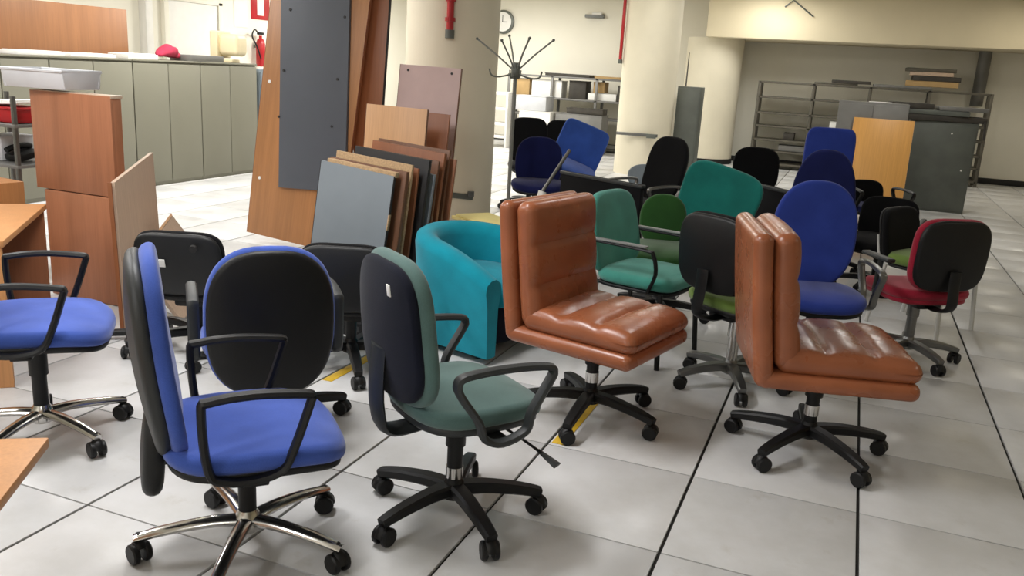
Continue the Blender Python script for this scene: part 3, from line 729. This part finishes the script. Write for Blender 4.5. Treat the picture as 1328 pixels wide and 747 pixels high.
quad(sub([(-2.97, .50, .011), (-3.07, .30, .36), (-3.375, .90, .50), (-3.22, 1.18, .011)]), .02).build('panel', 'pale_inside', t)
quad(sub([(-3.062, .296, .362), (-3.078, .304, .374), (-3.383, .904, .514), (-3.367, .896, .502)]), .012).build('edge_band', 'light_beech', t)
t = thing('metal_bar', 'black metal bar lying on the floor before the cherry cupboards', 'bar', (-3.1, .06, 0), R(38))
MB().box((0, 0, .035), (.36, .05, .03), r=.01, k=2).build('bar', 'black_plastic_worn', t)
for s_ in (-1, 1): MB().lathe([(.028, 0), (.028, .02), (.012, .024)], (s_*.16, 0, 0), seg=14).build('glide', 'black_plastic', t)
# desk
e_ = Vector((.61, -.73, 0)).normalized(); n_ = Vector((-.73, -.61, 0)).normalized()
t = thing('desk', 'wooden desk corner at the left edge beside the blue chair', 'desk', (-3.48, .13, 0), math.atan2(e_.y, e_.x))
# local +x runs along the visible end edge, local -y runs away to the left
MB().box((.475, -.7, .645), (.95, 1.4, .028), r=.004).build('top', 'deskwood', t)
MB().box((.935, -.70, .315), (.022, 1.38, .63), r=.003).build('end_panel', 'deskwood', t)
MB().box((.03, -.70, .315), (.022, 1.38, .63), r=.003).build('end_panel', 'cherry_dark', t)
MB().box((.48, -.75, .36), (.88, .02, .5), r=.003).build('modesty_panel', 'cherry_dark', t)
# open shelf rack behind the desk with small things
t = thing('metal_rack', 'grey metal rack with two shelves behind the desk at the left edge', 'rack', (-4.72, .95, 0))
for z in (.70, .955): MB().box((0, 0, z), (.5, .36, .02), r=.003).build('shelf', 'mid_metal', t)
for sx_ in (-1, 1):
    for sy_ in (-1, 1): MB().box((sx_*.235, sy_*.165, .57), (.025, .025, 1.14), r=.003).build('post', 'steel_grey', t)
t = thing('red_crate', 'red plastic crate on the upper shelf of the rack', 'crate', (-4.70, .93, .966))
MB().box((0, 0, .045), (.40, .22, .085), r=.008).build('body', 'red_paint', t); MB().box((0, 0, .092), (.42, .24, .016), r=.004).build('rim', 'red_paint', t)
t = thing('white_folder', 'white folder lying askew above the red crate', 'folder', (-4.70, .93, 1.075), R(10))
MB().box((0, 0, .012), (.34, .25, .012), (0, R(-3), 0), r=.002).build('cover', 'paper_white', t); MB().box((0, 0, .022), (.32, .24, .012), (0, R(-3), 0), r=.002).build('sheets', 'paper_white', t)
t = thing('telephone', 'black desk telephone on the lower shelf of the rack', 'telephone', (-4.64, .96, .712), 0)
MB().box((0, 0, .042), (.15, .18, .04), (R(10), 0, 0), r=.01).build('body', 'black_plastic', t)
MB().sweep([(-.05, -.09, .07), (-.05, -.05, .085), (-.05, .05, .095), (-.05, .09, .09)], .02, seg=8, smooth=3).build('handset', 'black_plastic', t)
t = thing('grey_carton', 'light grey carton on the lower shelf left of the telephone', 'box', (-4.82, .98, .712))
MB().box((0, 0, .075), (.2, .24, .15), r=.006).build('body', 'light_grey_plastic', t); MB().box((0, 0, .153), (.205, .245, .01), r=.003).build('lid', 'light_grey_plastic', t)
t = thing('drawer_pedestal', 'wooden drawer pedestal before the metal rack', 'drawers', (-4.42, .40, 0), R(-8))
MB().box((0, 0, .33), (.40, .42, .66), r=.004).build('body', 'oak', t)
for z in (.12, .33, .54):
    dr = MB().box((0, -.216, z), (.38, .018, .195), r=.004).build('drawer', 'cherry', t); MB().box((0, -.229, z+.06), (.1, .014, .014), r=.004).build('handle', 'dark_metal', dr)
# table corner at lower left
u_ = Vector((.54, -.84, 0)).normalized()
t = thing('side_table', 'oak table corner poking into the lower left of the picture', 'table', (-1.33, -1.70, 0), math.atan2(u_.y, u_.x))
MB().box((.30, -.42, .537), (.6, .84, .026), r=.004).build('top', 'deskwood', t)
MB().lathe([(.03, .02), (.03, .525)], (.36, -.46, 0), seg=16).build('column', 'steel_grey', t)
MB().lathe([(.2, 0), (.2, .012), (.05, .03)], (.36, -.46, 0), seg=24).build('foot_plate', 'steel_grey', t)

# ------------------------------------------------------------------ columns' fittings
t = thing('pipe_handle', 'dark red pipe fitting on the near round column', 'pipe', (-2.95, 3.765, 1.70))
MB().lathe([(.03, .06), (.03, .6)], seg=14).build('pipe', 'red_paint', t)
MB().lathe([(.04, 0), (.04, .07)], seg=14).build('nozzle', 'dark_metal', t)
for z in (.14, .3): MB().lathe([(.045, z), (.045, z+.03)], seg=14).build('clamp', 'red_paint', t)
t = thing('strap_bracket', 'grey metal strap near the foot of the near column', 'bracket', (-2.84, 3.87, .34), R(42))
MB().box((0, 0, 0), (.25, .02, .05), (0, R(6), 0), r=.004).build('strap', 'dark_metal', t); MB().box((.1, -.014, .02), (.06, .02, .05), r=.004).build('buckle', 'steel_grey', t)
t = thing('strap_bracket', 'grey bar fixed across the far round column', 'bracket', (-2.66, 9.70, .62), R(6))
MB().box((0, 0, 0), (.62, .03, .045), r=.004).build('bar', 'steel_grey', t); MB().box((.22, -.02, -.01), (.14, .03, .06), r=.004).build('clamp', 'dark_metal', t)
t = thing('red_rail', 'red upright rail on the left side of the far round column', 'rail', (-3.08, 9.95, 1.66))
MB().box((0, 0, .65), (.04, .06, 1.3), r=.005).build('rail', 'red_paint', t); MB().box((0, 0, .01), (.055, .07, .06), r=.005).build('end_cap', 'dark_metal', t)
t = thing('dark_locker', 'narrow dark grey metal locker right behind the far round column', 'locker', (-2.05, 10.45, 0))
MB().box((0, 0, .68), (.36, .3, 1.36), r=.004).build('body', 'dark_metal', t); MB().box((0, -.155, .68), (.33, .014, 1.3), r=.004).build('door', 'dark_metal', t)
tag(MB().lathe([(.012, 0), (.008, .5)], seg=8).build('thin_rod', 'steel_grey', None, (-2.14, 10.45, 1.362)), 'thin metal rod standing on the narrow dark locker', 'rod')

# ------------------------------------------------------------------ far wall: shelves and clutter
def rack(name, label, xa, xb, y, depth, hh, levels, nb, mat='shelf_metal'):
    t = thing(name, label, 'shelf', ((xa+xb)/2, y, 0), 0, 'metal shelves along the far wall'); L_ = xb-xa
    for i in range(nb+1):
        for yy in (-depth/2+.02, depth/2-.02): MB().box((-L_/2+L_*i/nb, yy, hh/2), (.05, .04, hh), r=.004).build('post', mat, t)
    for z in levels: MB().box((0, 0, z), (L_, depth, .035), r=.004).build('shelf', mat, t)
    return t
rack('metal_shelf', 'long dark metal shelf in the far right alcove', -1.30, 2.35, 13.1, .42, 1.515, (.08, .3, .5, .74, .97, 1.24, 1.5), 4)
rack('metal_shelf', 'metal shelf full of boxes on the far wall between the round columns', -6.1, -3.4, 13.2, .5, 1.375, (.1, .62, .95, 1.36), 3, 'mid_metal')
def carton(name, label, c, d_, mat, cat='box', rz=0, group=None, lid=True):
    t = thing(name, label, cat, c, rz, group)
    MB().box((0, 0, d_[2]/2), d_, r=.006).build('body', mat, t)
    if lid: MB().box((0, 0, d_[2]-.004), (d_[0]*1.02, d_[1]*1.02, .012), r=.003).build('lid', mat, t)
    return t
GB = 'boxes on the far shelf between the columns'
carton('white_carton', 'wide white carton on the far shelf under the coat hooks', (-5.33, 13.2, .97), (.62, .34, .32), 'paper_white', group=GB)
carton('dark_carton', 'dark brown box in the middle of the far shelf', (-4.7, 13.2, .97), (.34, .34, .34), 'dark_clutter', group=GB)
carton('cardboard_box', 'small cardboard box at the right of the dark brown one', (-4.28, 13.2, 1.112), (.22, .3, .2), 'cardboard', group=GB)
carton('white_bag_box', 'flat white parcel below the cardboard box on the far shelf', (-4.2, 13.2, .97), (.56, .34, .13), 'paper_white', group=GB)
carton('cardboard_box', 'cardboard box at the left end of the far shelf', (-5.86, 13.2, .97), (.34, .34, .32), 'cardboard', group=GB)
carton('dark_carton', 'black box at the right end of the far shelf', (-3.75, 13.2, .97), (.3, .34, .3), 'dark_clutter', group=GB)
carton('flat_pack', 'grey flat pack lying on top of the far shelf', (-4.9, 13.15, 1.38), (.9, .4, .05), 'dark_clutter', rz=0, group=GB)
carton('flat_pack', 'thin brown flat pack on top of the far shelf, right part', (-3.95, 13.15, 1.38), (.8, .4, .04), 'cardboard', rz=R(-2), group=GB)
carton('copier', 'white copier standing before the far shelf', (-5.22, 12.4, 0), (.62, .5, .72), 'white_paint', 'copier')
carton('printer', 'pale grey printer standing on the white copier', (-5.32, 12.4, .728), (.60, .45, .27), 'light_grey_plastic', 'printer')
carton('grey_pedestal', 'grey steel pedestal right of the copier', (-4.4, 12.5, 0), (.9, .45, .72), 'mid_metal', 'cabinet')
carton('dark_frame_box', 'dark framed box on the grey steel pedestal', (-4.3, 12.45, .728), (.7, .3, .1), 'dark_clutter')
t = thing('white_ladder_rack', 'white narrow rack seen between the near column and the coat stand', 'rack', (-5.95, 12.2, 0))
for s_ in (-1, 1): MB().box((s_*.2, 0, .52), (.04, .3, 1.04), r=.004).build('post', 'white_paint', t)
for z in (.2, .44, .72, 1.0): MB().box((0, 0, z), (.36, .3, .05), r=.004).build('rung', 'white_paint', t)
GS = 'boards piled on the far right shelf'
for (x, z, l_, hh, mt_, lb, rz) in ((-.05, 1.52, .7, .03, 'shelf_metal', 'thin dark board on the far right shelf, above its second bay', 3), (.2, 1.552, .62, .05, 'dark_clutter', 'dark wrapped board lying on the thin one on the far right shelf', -2), (1.0, 1.52, .9, .05, 'mid_metal', 'long grey board under the pile on the far right shelf', 1),
        (1.45, 1.572, .8, .09, 'cardboard', 'thick cardboard sheet at the bottom of the pile on the far right shelf', -3), (1.5, 1.664, .72, .08, 'dark_clutter', 'dark board in the middle of the pile on the far right shelf', 2), (1.42, 1.746, .66, .06, 'pale_inside', 'pale board near the top of the pile on the far right shelf', -2), (1.4, 1.808, .74, .06, 'shelf_metal', 'dark board topping the pile on the far right shelf', 4)):
    carton('piled_board', lb, (x, 13.1, z+.001), (l_, .38, hh), mt_, 'board', R(rz), GS, False)
GT = 'boxes inside the far right shelf'
for (x, z, l_, hh, mt_, lb) in ((-.7, .52, .18, .12, 'dark_clutter', 'small dark box in the first bay of the far right shelf'), (-.55, .322, .6, .1, 'mid_metal', 'flat grey box low in the first bay of the far right shelf'), (.2, .76, .5, .14, 'paper_white', 'white box in the second bay of the far right shelf'), (1.2, 1.0, .6, .2, 'dark_clutter', 'dark box in the third bay of the far right shelf')):
    carton('shelf_box', lb, (x, 13.1, z+.002), (l_, .3, hh), mt_, group=GT)
tag(MB().lathe([(.1, 1.3), (.1, 2.2)], seg=20).build('duct_pipe', 'mid_metal', None, (2.22, 13.6, 0)), 'grey duct pipe running down from the beam at far right', 'pipe')
t = thing('grey_cabinet', 'grey steel cabinet behind the orange board', 'cabinet', (.55, 8.62, 0))
MB().box((0, 0, .665), (.80, .44, 1.33), r=.004).build('body', 'mid_metal', t)
for s_ in (-1, 1): MB().box((s_*.2, -.226, .665), (.385, .016, 1.27), r=.004).build('door', 'mid_metal', t)
tag(MB().box((0, 0, .004), (.26, .2, .008), r=.002).build('paper_sheet', 'paper_white', None, (.62, 8.52, 1.331)), 'white paper sheet on the grey steel cabinet', 'paper')
t = thing('orange_board', 'orange beech board leaning on the grey steel cabinet', 'board', (.69, 8.10, .0), 0, None, (R(-13), 0, 0))
MB().box((0, 0, .585), (.68, .025, 1.17), r=.003).build('panel', 'orange_beech', t)
for s_ in (-1, 1): MB().box((s_*.341, 0, .585), (.003, .026, 1.17), r=.0005).build('edge_band', 'light_beech', t)
t = thing('dark_cabinet', 'dark grey steel cabinet with scratched side at far right', 'cabinet', (1.42, 9.38, 0))
MB().box((0, 0, .57), (.78, .5, 1.14), r=.004).build('body', 'dark_metal', t); MB().box((0, -.256, .57), (.75, .014, 1.08), r=.004).build('door', 'dark_metal', t)
for (x, z) in ((.28, .55), (.1, 1.0)): MB().lathe([(.012, -.006), (.012, .002)], (x, -.264, z), 'Y', 10).build('rivet', 'white_paint', t)
for k, (x, z, l_, hh, mt_, rz, lb) in enumerate(((1.36, 1.142, 1.05, .07, 'dark_clutter', 2, 'black board at the bottom of the heap on the dark cabinet'), (1.22, 1.214, .95, .06, 'dark_metal', -3, 'dark metal tray in the heap on the dark cabinet'), (1.60, 1.276, .56, .05, 'mid_metal', 3, 'grey strip at the right of the heap on the dark cabinet'), (1.0, 1.276, .5, .07, 'dark_clutter', 5, 'dark bundle at the left of the heap on the dark cabinet'))):
    hb = carton('heap_board', lb, (x, 9.33, z), (l_, .45, hh), mt_, 'board', R(rz), 'boards heaped on the dark cabinet', False)
    if k == 0: MB().sweep([(.5, -.228, .03), (.51, -.235, -.06), (.52, -.232, -.2)], .014, seg=8).build('hanging_strap', 'dark_clutter', hb)
t = thing('wall_clock', 'round wall clock half hidden by the near column', 'clock', (-6.62, 13.76, 2.38))
MB().lathe([(.235, .02), (.235, -.02), (.2, -.035)], (0, 0, 0), 'Y', 32).build('rim', 'dark_metal', t); MB().lathe([(.19, -.03), (.19, -.04)], (0, 0, 0), 'Y', 32).build('dial', 'paper_white', t)
MB().box((0, -.045, .06), (.012, .004, .14), r=.001).build('hand', 'black_plastic', t); MB().box((.04, -.045, 0), (.1, .004, .012), r=.001).build('hand', 'black_plastic', t)
t = thing('emergency_light', 'small emergency light on the far wall between the columns', 'lamp', (-4.68, 13.74, 2.58))
MB().box((0, 0, -.03), (.38, .09, .06), r=.008).build('housing', 'grey_plastic', t); MB().box((.05, 0, .02), (.2, .08, .05), r=.012).build('cover', 'white_paint', t)
tag(MB().sweep([(-1.0, 12.38, 2.72), (-.87, 12.37, 2.83), (-.53, 12.38, 2.58)], .012, seg=6).build('loose_cable', 'dark_metal'), 'loose cable hanging on the beam front', 'cable')
